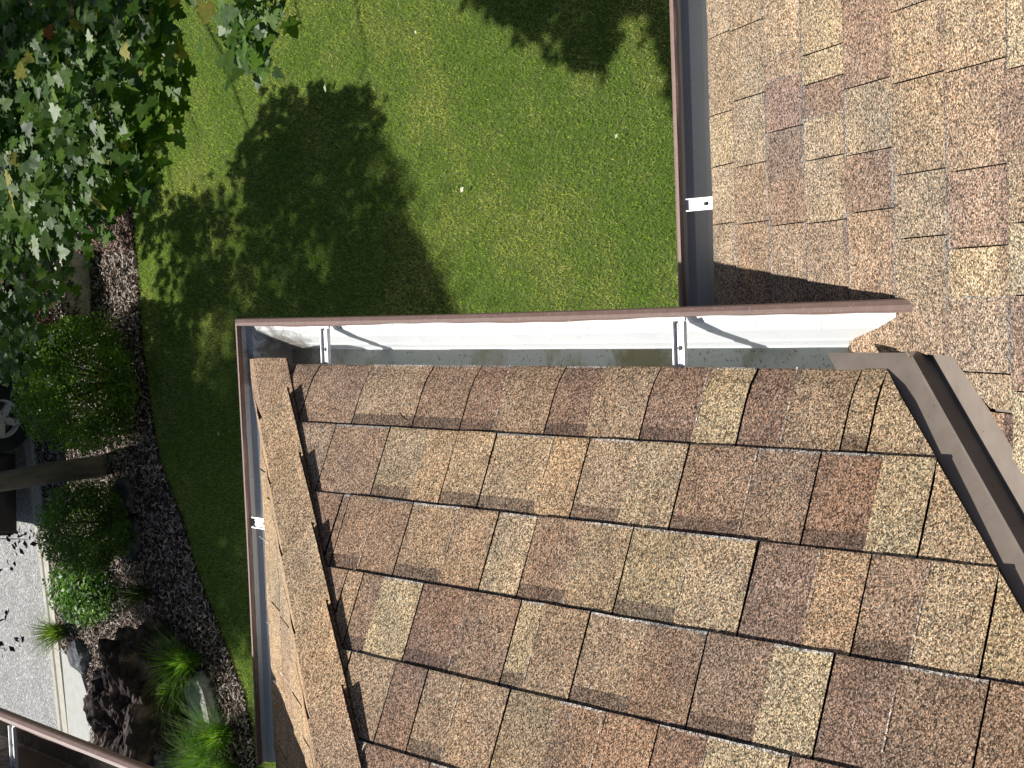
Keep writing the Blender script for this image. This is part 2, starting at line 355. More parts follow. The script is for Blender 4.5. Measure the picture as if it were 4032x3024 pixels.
# hip cap: overlapping bent shingles
mb = MB()
HX = .103; nP = 16; HS = .124
def hip_pt(t, q, h):           # t along the hip in X, q across (+ toward plane A / -Y, - toward plane B / +Y), h above
    X = -W0 - t; Y = -W0 - t
    z = ZE + PA * t
    wA = min(1, max(0, (q + .03) / .06)); z += PA * min(q, 0)
    return np.array([X, Y - q, z]) + np.array([SA * wA, SA * (1 - wA), CA]) * h
for i in range(nP - 1, -1, -1):
    t0 = .12 + (i - 1) * HS; t1 = t0 + HS * 2.15
    if i == 0: t0 = -.008; t1 = .26
    if t0 > .95: continue
    col = jit(TM if rng.random() < .55 else M_, .05); col = (col[0] * 1.02, col[1] * .99, col[2] * .98)
    qs = [-.118, -.10, -.08, -.055, -.03, -.012, 0, .012, .03, .055, .08, .10, .124]
    ts = np.linspace(t0, t1, 9); vs = []
    for ti, t in enumerate(ts):
        f = ti / 8
        for q in qs:
            e = abs(q) / .12
            lift = (.0072 if q > 0 else .0072 * max(0, 1 - e * 2.2) + .0014) * (1 - f) ** 1.5 + .0058 + .004 * (1 - e * e)
            if i == 0: lift = min(lift, .0085)
            if q > 0 and i: lift += .0105 * e ** 4 * (1 - f) ** 2
            qq = q
            tt = t - (.5 * (q if q > 0 else -q) * (1 if q > 0 else 1)) * (1 if True else 0)   # butt square to the hip line
            if i == 0: tt = max(tt, -.008 + ti * .004)
            vs.append(hip_pt(tt, qq + (rng.normal(0, .0006) if abs(q) > .11 else 0), lift))
    w = len(qs); fs = [(a * w + b, a * w + b + 1, (a + 1) * w + b + 1, (a + 1) * w + b) for a in range(8) for b in range(w - 1)]
    mb.add(vs, fs, col)
    edge = (.05, .042, .038)
    def sk(ids, th=.008):
        for a_, c_ in zip(ids[:-1], ids[1:]):
            pa, pc = vs[a_], vs[c_]; d_ = np.array([SA * .5, SA * .5, CA]) * th
            mb.add([pa, pc, pc - d_, pa - d_], [(0, 3, 2, 1)], edge)
    sk(list(range(w))); sk([a * w + w - 1 for a in range(9)], .004); 
o = mb.build("hip_cap", M_SH, house); o['label'] = "row of overlapping bent tan shingles along the hip ridge"

# W-shaped valley flashing between the two slopes
def VX(X):
    z = ZE + PA * (-W0 - X); return np.array([X, -LC - (z - DC) / PC, z])
nA = np.array([SA, 0, CA]); nC = np.array([0, SC, CC])
mb = MB(); Xs = np.concatenate([[-.076, -.094], np.linspace(-.12, -2.4, 29)])
prof = []
for X in Xs:
    c = VX(X); dirA = np.array([0, 1., 0]); dirC = np.array([1., 0, 0])
    up = np.array([.42, .42, .82]) * (.004 if X > -.08 else .026)
    pA0 = c + np.array([-.004, .011, 0]); 
    row = [c + dirA * .155 + nA * -.003, c + dirA * .016 + nA * -.003, c + up + np.array([.001, .001, 0]), c + up + np.array([.002, -.003, 0]), c + dirC * .018 + nC * -.003, c + dirC * .16 + nC * -.003]
    # plane C side: move along +X keeps height on plane C ; plane A side: move along +Y keeps height on plane A
    prof.append(row)
vs = [p for r_ in prof for p in r_]; w = 6
fs = [(a * w + b, (a + 1) * w + b, (a + 1) * w + b + 1, a * w + b + 1) for a in range(len(Xs) - 1) for b in range(w - 1)]
mb.add(vs, fs)
o = mb.build("valley_flashing", M_VAL, house); o['label'] = "taupe ribbed metal valley flashing between the two slopes"
sol = o.modifiers.new("Solidify", 'SOLIDIFY'); sol.thickness = .001; sol.offset = -1

# gutters: K profile swept along the eave, mitred at corners. o = inward offset from the outer rim
IN = [(.007, -.017), (.012, -.026), (.027, -.032), (.040, -.050), (.0425, -.053), (.058, -.082), (.061, -.085), (.069, -.103), (.073, -.106), (.123, -.108), (.126, -.106), (.126, .001)]
OUT = [(.0175, -.010), (.0178, -.002), (.0155, .0004), (.009, -.0006), (.002, -.005), (0, -.009), (0, -.022), (.006, -.028), (.018, -.036), (.028, -.056), (.046, -.090), (.056, -.108), (.068, -.1105), (.1285, -.1105), (.1285, .001)]
def sweep(mb, prof, frames, col, mi, wave=0):
    vs = []
    for (p, d, k) in frames:
        for (o_, z) in prof:
            oo = o_ + (wave * math.sin(k * 9.1 + 1) * .0016 + wave * math.sin(k * 47) * .0006 if z > -.02 and o_ > .016 and o_ < .03 else 0)
            vs.append((p[0] + d[0] * oo, p[1] + d[1] * oo, p[2] + z))
    w = len(prof); n = len(frames)
    fs = [(a * w + b, (a + 1) * w + b, (a + 1) * w + b + 1, a * w + b + 1) for a in range(n - 1) for b in range(w - 1)]
    mb.add(vs, fs, col, mi)
def gutter(label, pts, ins, hang, ends=(), bow=0.0, dirt=(1, 1, 1)):
    """pts: rim polyline; ins: inward unit direction (plan) of each point (mitre vectors at corners)"""
    fr = []; k = 0.0
    for (a, b, da, db) in zip(pts[:-1], pts[1:], ins[:-1], ins[1:]):
        n = max(2, int(np.linalg.norm(np.array(b) - np.array(a)) / .022))
        Ls = np.linalg.norm(np.array(b) - np.array(a))
        for i in range(n + 1):
            t = i / n
            if 0 < i < n and ((abs(da[0]) + abs(da[1]) > 1.01 and t * Ls < .15) or (abs(db[0]) + abs(db[1]) > 1.01 and (1 - t) * Ls < .15)): continue
            p = np.array(a) * (1 - t) + np.array(b) * t
            if bow and i not in (0, n):
                nrm = np.array(da if abs(da[0]) + abs(da[1]) <= 1.01 else db); p = p + np.append(nrm * 1.0, 0) * bow * math.sin(math.pi * t)
            # mitre vectors only act at the corner itself; straight pieces keep their own inward direction
            base = np.array(b) - np.array(a); base = base / np.linalg.norm(base); perp = np.array([base[1], -base[0]])
            ref = np.array(da) + np.array(db)
            if perp @ ref < 0: perp = -perp
            d = np.array(da) if i == 0 else (np.array(db) if i == n else perp)
            fr.append((p, d, k + t * n * .022))
        k += n * .022
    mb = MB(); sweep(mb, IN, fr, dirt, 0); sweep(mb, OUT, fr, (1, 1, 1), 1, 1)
    for e in ends:
        p, d, _ = fr[0] if e == 0 else fr[-1]
        poly = [(p[0] + d[0] * o_, p[1] + d[1] * o_, p[2] + z) for o_, z in OUT[3:]]
        mb.add(poly, [tuple(range(len(poly)))], (1, 1, 1), 1)
    g = mb.build("gutter", [M_GIN, M_GOUT], house); g['label'] = label
    for (h, along, inn) in hang:
        h = np.array(h, float); along = np.array(along, float); inn = np.array(inn, float); zz = np.array([0, 0, 1.])
        hb = MB()
        L0, L1 = .026, .122
        c = h + inn * (L0 + L1) / 2 + zz * -.014
        hb.obox(c, inn, along, zz, (L1 - L0) / 2, .0105, .0009)
        for sgn in (-1, 1):
            hb.obox(c + along * sgn * .0112 + zz * .0035, inn, along, zz, (L1 - L0) / 2, .0009, .0042)
            hb.obox(c + along * sgn * .0045 + zz * .0016, inn, along, zz, (L1 - L0) / 2 - .004, .0007, .0008)
        hb.obox(h + inn * .021 + zz * -.016, inn, along, zz, .0045, .0085, .0025)
        ho = hb.build("hanger", M_HANG, g)
        sb = MB(); sb.tube([h + inn * .070 + zz * -.0128, h + inn * .070 + zz * -.0095], [.0042, .0036], 8); sb.obox(h + inn * .070 + zz * -.0094, inn, along, zz, .0026, .0008, .0006)
        sb.build("screw", M_DARK, g)
    return g
gutter("brown rimmed gutter with bright white inside, turning the corner below the hip", [(0, -1.74, 0), (0, 0, 0), (-1.02, 0, 0)], [(-1, 0), (-1, -1), (0, -1)],
       [((0, -.330, 0), (0, 1, 0), (-1, 0, 0)), ((0, -1.293, 0), (0, 1, 0), (-1, 0, 0)), ((-.461, 0, 0), (1, 0, 0), (0, -1, 0))], ends=(0,), bow=.0035)
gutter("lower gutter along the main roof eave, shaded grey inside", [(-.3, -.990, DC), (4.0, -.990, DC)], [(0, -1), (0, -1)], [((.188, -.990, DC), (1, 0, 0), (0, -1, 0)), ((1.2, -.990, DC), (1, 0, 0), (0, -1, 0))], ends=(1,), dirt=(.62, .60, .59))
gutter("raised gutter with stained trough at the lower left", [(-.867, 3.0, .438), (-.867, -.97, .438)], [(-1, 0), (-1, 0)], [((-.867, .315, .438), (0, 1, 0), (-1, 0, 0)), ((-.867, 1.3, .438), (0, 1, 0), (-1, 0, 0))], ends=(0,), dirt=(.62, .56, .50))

# fascia boards, soffits and walls
mb = MB()
mb.box((-.150, -1.60, -.16), (-.1290, -.129, -.004)); mb.box((-1.05, -.150, -.16), (-.1290, -.1290, -.006))
mb.box((-.40, -1.142, DC - .16), (4.0, -1.120, DC - .012)); mb.box((-1.02, -.99, .27), (-.9970, 3.0, .43))
mb.build("fascia", plain_col("fascia_paint", .6, .3), house)
mb = MB()
mb.box((-3.5, -2.2, G), (-.42, -.42, -.17)); mb.box((-3.5, -6.0, G), (3.7, -1.50, DC - .17)); mb.box((-9.0, -.41, G), (-4.9, 2.8, .26))
mb.box((-1.32, -1.4, -.169), (-.1505, -.1505, -.160)); mb.box((-.4, -1.5, DC - .169), (4.0, -1.143, DC - .160)); mb.box((-4.9, -.15, .261), (-1.021, 3.0, .269))
mb.build("wall", M_SIDE, house)

# ------------------------------------------------------------------ ground
LAWN_EDGE = [(4.5, 8.6), (2.8, 8.95), (1.83, 9.35), (1.08, 9.55), (.35, 9.5), (-.25, 9.48), (-.94, 9.38), (-1.37, 9.26), (-1.9, 8.91), (-2.35, 8.72), (-2.73, 8.45), (-3.04, 8.25), (-3.34, 8.06), (-3.7, 7.95), (-4.6, 7.9)]
def edge_y(x):
    xs = [p[0] for p in LAWN_EDGE][::-1]; ys = [p[1] for p in LAWN_EDGE][::-1]; return np.interp(x, xs, ys)
KERB = [(-14, 11.1), (-4.7, 11.56), (-3.44, 11.70), (-2.5, 11.83), (-1.5, 12.0), (0, 12.35), (3, 13.1), (14, 16.5)]
def kerb_y(x): return np.interp(x, [p[0] for p in KERB], [p[1] for p in KERB])
def sheet(name, pts, z, m, col=(1, 1, 1)):
    mb = MB(); mb.add([(x, y, z) for x, y in pts], [tuple(range(len(pts)))], col); o = mb.build(name, m); tag(o, kind='structure'); return o
def soil_mat():
    m, nt, b = mat("soil", .95, .1); co = coord(nt)
    c = ramp(nt, noise_tex(nt, 30, 6, .7, co), [(.3, (.03, .02, .015)), (.55, (.08, .055, .042)), (.8, (.17, .125, .10))])
    nt.links.new(c, b.inputs["Base Color"]); bump(nt, b, noise_tex(nt, 60, 5, .7, co), 1, .02); return m
sheet("ground", [(-120, -120), (120, -120), (120, 160), (-120, 160)], G - .02, soil_mat())
def lawn_mat():
    m, nt, b = mat("turf", .9, .15); co = coord(nt)
    c = ramp(nt, noise_tex(nt, 90, 5, .75, co), [(.3, (.06, .10, .02)), (.5, (.15, .23, .045)), (.72, (.32, .37, .13))])
    nt.links.new(c, b.inputs["Base Color"]); bump(nt, b, noise_tex(nt, 140, 3, .7, co), 1, .03); return m
sheet("lawn", [(p[0], p[1]) for p in LAWN_EDGE] + [(-4.6, -3), (9, -3), (9, 8.0)], G, lawn_mat())
def agg_mat():
    m, nt, b = mat("exposed_aggregate", .8, .3); co = coord(nt)
    v = nd(nt, "ShaderNodeTexVoronoi"); v.inputs["Scale"].default_value = 75; nt.links.new(co, v.inputs["Vector"])
    sep = nd(nt, "ShaderNodeSeparateColor"); nt.links.new(v.outputs["Color"], sep.inputs[0])
    c = ramp(nt, sep.outputs[0], [(0, (.19, .19, .188)), (.4, (.30, .30, .295)), (.8, (.40, .395, .385)), (1, (.70, .69, .67))])
    c = mix(nt, 'MULTIPLY', 1.0, c, ramp(nt, noise_tex(nt, 3, 4, .6, co), [(.3, g1(.88)), (.7, g1(1.1))]))
    nt.links.new(c, b.inputs["Base Color"]); bump(nt, b, v.outputs["Distance"], .5, .006); return m
sheet("driveway", [(x, y) for x, y in KERB] + [(14, 34), (-14, 34)], G + .004, agg_mat())
def conc_mat(name, c0, c1):
    m, nt, b = mat(name, .85, .25); co = coord(nt); n = noise_tex(nt, 12, 6, .7, co)
    nt.links.new(ramp(nt, n, [(.3, c0), (.7, c1)]), b.inputs["Base Color"]); bump(nt, b, noise_tex(nt, 80, 4, .6, co), .4, .004); return m
M_CON = conc_mat("kerb_concrete", (.40, .38, .32), (.58, .56, .48))
M_CON2 = conc_mat("path_concrete", (.44, .45, .42), (.55, .55, .51))
mb = MB()
for (a, b_) in zip(KERB[:-1], KERB[1:]):
    ns_ = max(1, int((b_[0] - a[0]) / .8))
    for i in range(ns_):
        x0 = a[0] + (b_[0] - a[0]) * i / ns_; x1 = a[0] + (b_[0] - a[0]) * (i + 1) / ns_
        y0, y1 = kerb_y(x0), kerb_y(x1)
        pr = [(0.0, .000), (-.015, .028), (-.08, .03), (-.10, .018), (-.15, .022), (-.235, .03), (-.25, .00)]
        vs = [(x0 + .004, y0 + o, G + z + .004) for o, z in pr] + [(x1, y1 + o, G + z + .004) for o, z in pr]; w = len(pr)
        mb.add(vs, [(j, j + w, j + w + 1, j + 1) for j in range(w - 1)] + [tuple(range(w)), tuple(range(2 * w - 1, w - 1, -1))])
tag(mb.build("kerb", M_CON), kind='structure')
mb = MB(); pp = [(-3.40, kerb_y(-3.4) - .28), (-3.62, 11.02), (-4.1, 10.75), (-5.6, 7.0), (-7.5, 7.0), (-7.5, kerb_y(-7.5) - .28)]
mb.add([(x, y, G + .03) for x, y in pp] + [(x, y, G - .05) for x, y in pp], [tuple(range(6)), tuple(range(11, 5, -1))] + [(i, i + 6, (i + 1) % 6 + 6, (i + 1) % 6) for i in range(6)])
tag(mb.build("path", M_CON2), kind='structure')

# ---- grass blades
def blades(name, X, Y, z, hmin, hmax, wid, lean, cols, mat_, parent=None):
    n = len(X); h = rng.uniform(hmin, hmax, n); a = rng.uniform(0, 2 * np.pi, n); l = rng.uniform(0, lean, n) * h
    b = rng.uniform(0, 2 * np.pi, n); w = rng.uniform(.5, 1, n) * wid
    V = np.zeros((n, 3, 3)); V[:, 0, 0] = X - np.cos(a) * w; V[:, 0, 1] = Y - np.sin(a) * w; V[:, 1, 0] = X + np.cos(a) * w; V[:, 1, 1] = Y + np.sin(a) * w
    V[:, 2, 0] = X + np.cos(b) * l; V[:, 2, 1] = Y + np.sin(b) * l; V[:, :2, 2] = np.asarray(z).reshape(-1, 1) if np.ndim(z) else z; V[:, 2, 2] = z + h
    return soup(name, V, 3, mat_, cols, parent)
M_GRASS = leaf_mat("grass_blade", .55, .42, .25)
def pnoise(x, y, s, o=0.0):
    return np.array([mnoise.noise((a * s + o, b * s + 3.1, .7)) for a, b in zip(x, y)])
n = 560000
X = np.concatenate([rng.uniform(-4.3, 3.4, n), rng.uniform(-4.5, 8.0, 420000)]); Y = np.concatenate([rng.uniform(1.6, 9.7, n), rng.uniform(-1.5, 9.7, 420000)]); big = np.arange(len(X)) >= n
vis_ = (X < 3.3 * (Y + 4) / 12 + .6) & (X > -4.3) & ((X > -.8) | (Y > 5.5)) & (Y > 1.6)
k = (Y < edge_y(X) + rng.normal(0, .02, len(X))) & (vis_ ^ big); X, Y = X[k], Y[k]; n = len(X)
gx = np.linspace(-4.5, 3.5, 161); gy = np.linspace(1.5, 10, 171)
GA, GB = np.meshgrid(gx, gy, indexing='ij'); P1_ = pnoise(GA.ravel(), GB.ravel(), .9).reshape(GA.shape) * .6 + pnoise(GA.ravel(), GB.ravel(), 3.2, 5).reshape(GA.shape) * .7
ix = np.clip(((X + 4.5) / .05).astype(int), 0, 160); iy = np.clip(((Y - 1.5) / .05).astype(int), 0, 170)
pn = P1_[ix, iy] + rng.normal(0, .26, n)
t = np.clip(pn * .9 + .34, 0, 1)[:, None]
cols = (1 - t) * np.array([.26, .38, .09]) + t * np.array([.56, .56, .27])
dry = rng.random(n) < (.05 + .16 * np.clip(P1_[ix, iy] * 2.2, 0, 1)); cols[dry] = np.array([.62, .52, .28]) * rng.uniform(.9, 1.5, (dry.sum(), 1))
cols *= rng.uniform(.75, 1.25, (n, 1))
o = blades("grass", X, Y, G,   .012, .030, .0034, 1.8, cols, M_GRASS); tag(o, "short mown lawn grass with dry yellow flecks", "grass", kind='stuff')
# fallen leaves on the lawn
def small_leaf_items(pts, size, cols, name, mat_, parent=None, flat=.4, lift=0.0, aspect=.5, jitter=.3):
    n = len(pts); V = leafquads(np.array(pts), size, flat, aspect); return soup(name, V, 4, mat_, cols, parent)
def leafquads(P, size, updown=.0, aspect=.5, bias=None):
    """diamond leaves at P with random orientation; updown: how much normals favour +Z"""
    n = len(P); nn = rng.normal(0, 1, (n, 3)); nn[:, 2] = np.abs(nn[:, 2]) + updown
    if bias is not None: nn += bias
    nn /= np.linalg.norm(nn, axis=1)[:, None]
    a = np.cross(nn, rng.normal(0, 1, (n, 3))); a /= np.linalg.norm(a, axis=1)[:, None]; b = np.cross(nn, a)
    s = (size * rng.uniform(.6, 1.25, n))[:, None]
    V = np.stack([P - a * s * .5, P + b * s * .5 * aspect + nn * s * .06, P + a * s * .5, P - b * s * .5 * aspect + nn * s * .06], 1); return V
M_LEAF = leaf_mat("shrub_leaf", .45, .35, .35)
fl = [(1.96, 5.35, "pale leaf on the sunlit lawn, the one nearest the top edge of the photo"), (1.70, 6.45, "yellowish leaf on the sunlit lawn between the maple sprig and the tree shadow"),
      (.80, 4.92, "narrow pale leaf on the sunlit lawn just beyond the tip of the tree shadow"), (1.02, 3.45, "yellowish leaf on the lawn closest to the lower gutter"),
      (1.42, 3.62, "small pale leaf on the lawn, level with the dark shadow beside the lower gutter"), (.58, 6.98, "tiny bluish white leaf lying inside the tree shadow on the lawn"),
      (-1.05, 8.2, "tiny white leaf in the shaded strip of lawn beyond the hip corner"), (1.55, 8.5, "small pale leaf on the bright grass next to the maple foliage")]
for i, (x, y, fl_lab) in enumerate(fl):
    V = leafquads(np.array([[x, y, G + .05]]), .055, 2.5, .6); o = soup("fallen_leaf", V, 4, M_LEAF, np.array([[.62, .60, .38]]) if i % 3 else np.array([[.75, .72, .62]]))
    tag(o, fl_lab, "leaf", "pale leaves fallen on the lawn")

# ---- bark mulch chips over the bed
n = 230000
X = rng.uniform(-4.4, 6.5, n); Y = rng.uniform(7.9, 13.6, n)
k = (Y > edge_y(X) + .0) & (Y < kerb_y(X) - .26) & ~((X < -3.45) & (Y > 10.9)); X, Y = X[k], Y[k]; n = len(X)
a = rng.normal(0, 1.1, n); L = rng.uniform(.010, .032, n); w = rng.uniform(.0025, .006, n); tl = rng.normal(0, .35, n)
dx = np.stack([np.cos(a) * np.cos(tl), np.sin(a) * np.cos(tl), np.sin(tl)], 1); dy = np.stack([-np.sin(a), np.cos(a), rng.normal(0, .35, n)], 1)
P = np.stack([X, Y, G + .012 + rng.uniform(0, .03, n)], 1); L = L[:, None]; w = w[:, None]
V = np.stack([P - dx * L - dy * w, P + dx * L - dy * w, P + dx * L + dy * w, P - dx * L + dy * w], 1)
q = rng.random(n); c = np.where((q < .38)[:, None], np.array([.62, .54, .46]), np.where((q < .60)[:, None], np.array([.24, .165, .12]), np.array([.07, .05, .042])))
pink = X > .6; c = np.where((pink & (q < .5))[:, None], np.array([.44, .31, .25]), c)
c = c * rng.uniform(.55, 1.35, (n, 1)) * .88
M_BARK = plain_col("bark_chip", .9, .15)
o = soup("bark_mulch", V, 4, M_BARK, c); tag(o, "brown and tan shredded bark mulch covering the planting bed", "mulch", kind='stuff')

# ------------------------------------------------------------------ plants
def ball_points(c, r, n, shell=.55):
    v = rng.normal(0, 1, (n, 3)); v /= np.linalg.norm(v, axis=1)[:, None]
    rad = (shell + (1 - shell) * rng.random(n) ** .6)[:, None]
    lump = 1 + .16 * np.array([mnoise.noise((a[0] * 2.2 + c[0], a[1] * 2.2 + c[1], a[2] * 2.2)) for a in v])[:, None] * 1.6
    P = v * rad * lump * np.array(r) + np.array(c); return P, v
def shrub(name, c, r, n, size, cols, label, cat, aspect=.5, group=None, stems=True, shell=.5, up=.3, woodcol=(.10, .07, .05)):
    e = empty(name, (c[0], c[1], G), label, cat, group)
    P, v = ball_points(c, r, n, shell); P = P[P[:, 2] > G + .02]; v = v[:len(P)]
    cl = np.array([mnoise.noise((p[0] * 5, p[1] * 5, p[2] * 5)) for p in P]); cl = np.clip(cl * .9 + .5, 0, 1)[:, None]
    cc = (1 - cl) * np.array(cols[0]) + cl * np.array(cols[1]); cc *= rng.uniform(.65, 1.35, (len(P), 1))
    V = leafquads(P, size, up, aspect); soup("foliage", V, 4, M_LEAF, cc, e)
    mb = MB()
    for i in range(9):
        a = rng.uniform(0, 6.28); q = np.array([math.cos(a) * r[0], math.sin(a) * r[1], 0]) * rng.uniform(.3, .75)
        mb.tube([(c[0], c[1], G - .02), np.array([c[0], c[1], G + r[2] * .5]) + q * .4, np.array([c[0], c[1], c[2] + r[2] * .4]) + q], [.018, .012, .005], 5, woodcol)
    mb.build("stem", M_BARK, e)
    return e
shrub("round_shrub", (-.62, 9.85, -4.72), (.66, .62, .58), 17000, .042, [(.045, .095, .010), (.17, .30, .035)], "large rounded green shrub beside the tree trunk, in front of the car wheel", "shrub")
shrub("round_shrub", (-1.98, 10.05, -4.82), (.45, .50, .42), 12000, .036, [(.035, .080, .012), (.14, .26, .035)], "smaller rounded green shrub on the far side of the grey trunk, by the driveway", "shrub")
shrub("leafy_groundcover", (-2.72, 10.75, -5.08), (.36, .62, .20), 2600, .062, [(.05, .12, .015), (.15, .30, .035)], "low bright green broad leaved plant between kerb and dark boulder", "plant", .45, shell=.2, up=1.0)
shrub("barberry_shrub", (.05, 10.72, -4.92), (.33, .42, .34), 3600, .04, [(.035, .015, .014), (.12, .07, .065)], "dark purple leaved shrub behind the stone slab", "shrub", .55)
shrub("red_flowering_plant", (.75, 11.75, -5.0), (.25, .3, .22), 900, .04, [(.30, .06, .05), (.45, .14, .12)], "small red leaved plant at the edge near the maple", "plant", .6)
shrub("yellow_green_shrub", (.95, 11.3, -4.95), (.42, .55, .30), 3600, .045, [(.09, .16, .012), (.24, .34, .035)], "yellow green low shrub half hidden under the maple leaves", "shrub", .5)

def tuft(c, h, r, n, cols, label, droop=.9, name="ornamental_grass", group="clumps of ornamental grass around the boulder"):
    e = empty(name, (c[0], c[1], G), label, "grass clump", group)
    V = np.zeros((n * 4, 4, 3)); col = np.zeros((n * 4, 3)); zz = np.array([0, 0, 1.])
    for i in range(n):
        a = rng.uniform(0, 6.283); out = np.array([math.cos(a), math.sin(a), 0]); R = r * rng.uniform(.25, 1.1); H = h * rng.uniform(.55, 1.05); dr = droop * rng.uniform(.2, 1)
        b = np.array([c[0], c[1], G]) + out * rng.uniform(0, .07); side = np.cross(out, zz) * .0035
        pts = [b + out * R * t ** 1.5 + zz * H * (t * (1 + dr * .7) - dr * .75 * t * t * 1.25) for t in np.linspace(0, 1, 5)]
        cc = np.array(cols[0]) + (np.array(cols[1]) - np.array(cols[0])) * rng.random(); cc = cc * rng.uniform(.7, 1.3)
        if rng.random() < .10: cc = np.array([.42, .42, .30])
        for j in range(4):
            w0 = side * (1 - j / 4.2); w1 = side * (1 - (j + 1) / 4.2); V[i * 4 + j] = [pts[j] - w0, pts[j] + w0, pts[j + 1] + w1, pts[j + 1] - w1]; col[i * 4 + j] = cc
    soup("blades", V, 4, M_GRASS, col, e); return e
GC = [(.04, .11, .012), (.14, .27, .03)]
tuft((-3.22, 11.35), .42, .30, 420, [(.06, .12, .02), (.18, .27, .06)], "small arching grass clump spilling over the kerb onto the driveway")
tuft((-3.12, 8.78), .55, .42, 560, [(.05, .14, .012), (.17, .32, .03)], "dark arching grass clump between the dark boulder and the lawn")
tuft((-3.42, 8.98), .55, .40, 520, [(.05, .14, .012), (.17, .32, .03)], "grass clump beside the pale flat stone")
tuft((-3.98, 8.55), .52, .42, 640, [(.06, .16, .012), (.18, .34, .03)], "brightest green grass clump at the lower edge next to the gutter")
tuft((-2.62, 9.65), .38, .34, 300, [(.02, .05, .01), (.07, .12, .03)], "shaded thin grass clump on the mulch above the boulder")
tuft((-3.72, 8.30), .50, .42, 620, [(.06, .16, .012), (.18, .34, .03)], "lush green grass clump nearest the gutter at the lawn edge")
tuft((-4.02, 8.28), .48, .36, 480, [(.06, .16, .012), (.18, .34, .03)], "green grass clump squeezed between gutter edge and lawn corner")
tuft((-4.25, 8.75), .45, .34, 360, GC, "grass clump at the foot of the boulder near the pale path edge")
tuft((1.2, 12.0), .4, .35, 360, [(.06, .16, .012), (.14, .28, .03)], "green grass clump behind the yellow green shrub", group=None)
tuft((-1.9, 10.75), .42, .22, 60, [(.06, .12, .02), (.14, .22, .05)], "sparse grass blades sticking out behind the smaller round shrub", group=None)

# ------------------------------------------------------------------ rocks
def rock(name, c, r, seed, mat_, label, cat, rough=.25, sub=4, rot=0, flat=0, group=None, squash=None, sc=1.5):
    bpy.ops.mesh.primitive_ico_sphere_add(subdivisions=sub, radius=1, location=(0, 0, 0)); o = bpy.context.object; me = o.data
    n = len(me.vertices); co = np.zeros(n * 3, np.float32); me.vertices.foreach_get("co", co); co = co.reshape(-1, 3)
    out = np.zeros_like(co)
    for i, v in enumerate(co):
        q = Vector((v[0] * sc + seed, v[1] * sc, v[2] * sc))
        d = 1 + rough * mnoise.noise(q) + rough * .55 * mnoise.noise(q * 2.3) + rough * .35 * abs(mnoise.noise(q * 5.1)) + rough * .14 * mnoise.noise(q * 12)
        # squared-off plan so that faces meet in edges
        m = max(abs(v)); d *= (1 / m) ** .55
        out[i] = v * d
    out[:, 0] *= r[0]; out[:, 1] *= r[1]; out[:, 2] *= r[2]
    if flat: out[:, 2] = np.clip(out[:, 2], -9, r[2] * flat + .02 * r[2] * np.array([mnoise.noise((a[0] * 6, a[1] * 6, seed)) for a in out]))
    ca, sa = math.cos(rot), math.sin(rot); out = out @ np.array([[ca, sa, 0], [-sa, ca, 0], [0, 0, 1]])
    me.vertices.foreach_set("co", out.astype(np.float32).ravel()); me.update(); o.name = name; me.name = name; o.location = c
    me.materials.append(mat_); return tag(o, label, cat, group)
def rock_mat(name, a, b_, c_, sc=4, r=.85):
    m, nt, b = mat(name, r, .3); co = coord(nt); n1 = noise_tex(nt, sc, 8, .7, co, .8)
    c = ramp(nt, n1, [(.34, a), (.5, b_), (.62, c_)]); c = mix(nt, 'MULTIPLY', 1.0, c, ramp(nt, noise_tex(nt, sc * 9, 5, .7, co), [(.3, g1(.6)), (.7, g1(1.3))]))
    nt.links.new(c, b.inputs["Base Color"]); bump(nt, b, noise_tex(nt, sc * 4, 8, .7, co), .9, .05); return m
M_BOUL = rock_mat("dark_boulder_rock", (.022, .018, .018), (.055, .040, .035), (.24, .175, .14), 3.2)
M_PALE = rock_mat("pale_rock", (.42, .41, .38), (.60, .58, .54), (.70, .68, .64))
M_GREY = rock_mat("grey_rock", (.10, .11, .12), (.20, .21, .22), (.40, .41, .42), 5)
M_DKST = rock_mat("dark_stone_rock", (.04, .045, .05), (.08, .09, .10), (.20, .21, .22), 6)
M_SLAB = rock_mat("tan_slab", (.40, .37, .30), (.62, .58, .47), (.72, .68, .56), 5)
rock("boulder", (-3.64, 9.36, -5.02), (.70, .36, .48), 4.3, M_BOUL, "large dark brown boulder with rust coloured broken face beside the path", "boulder", .30, 6, -.12, sc=2.1)
rock("boulder", (-4.10, 9.40, -5.08), (.36, .36, .24), 9.3, M_GREY, "mossy grey rough boulder leaning against the dark boulder by the path", "boulder", .35, 5, .3)
rock("flat_stone", (-3.52, 8.66, -5.17), (.27, .17, .14), 2.2, M_PALE, "pale flat stone between two grass clumps", "stone", .15, 4, .5, flat=.7)
rock("flat_stone", (-1.72, 9.92, -5.19), (.19, .15, .09), 6.1, M_DKST, "dark grey flat stone in the mulch nearest the tree trunk", "stone", .15, 4, .2, flat=.75, group="dark stones in the mulch")
rock("flat_stone", (-2.12, 9.85, -5.19), (.20, .16, .09), 7.7, M_DKST, "dark grey flat stone in the mulch farther from the trunk", "stone", .15, 4, -.2, flat=.75, group="dark stones in the mulch")
rock("stone", (-2.98, 11.15, -5.16), (.13, .10, .08), 1.2, M_GREY, "small grey stone at the kerb beside the grass clump", "stone", .25, 3, .2, group="small grey stones along the kerb")
rock("stone", (-3.42, 10.98, -5.16), (.15, .13, .09), 3.4, M_GREY, "grey stone wedged between path corner and dark boulder", "stone", .25, 3, .9, group="small grey stones along the kerb")
rock("stone_slab", (.22, 10.52, -5.05), (.42, .15, .17), 5.5, M_SLAB, "long tan stone slab lying in the sunlit mulch", "stone", .06, 5, -.06, flat=.85)
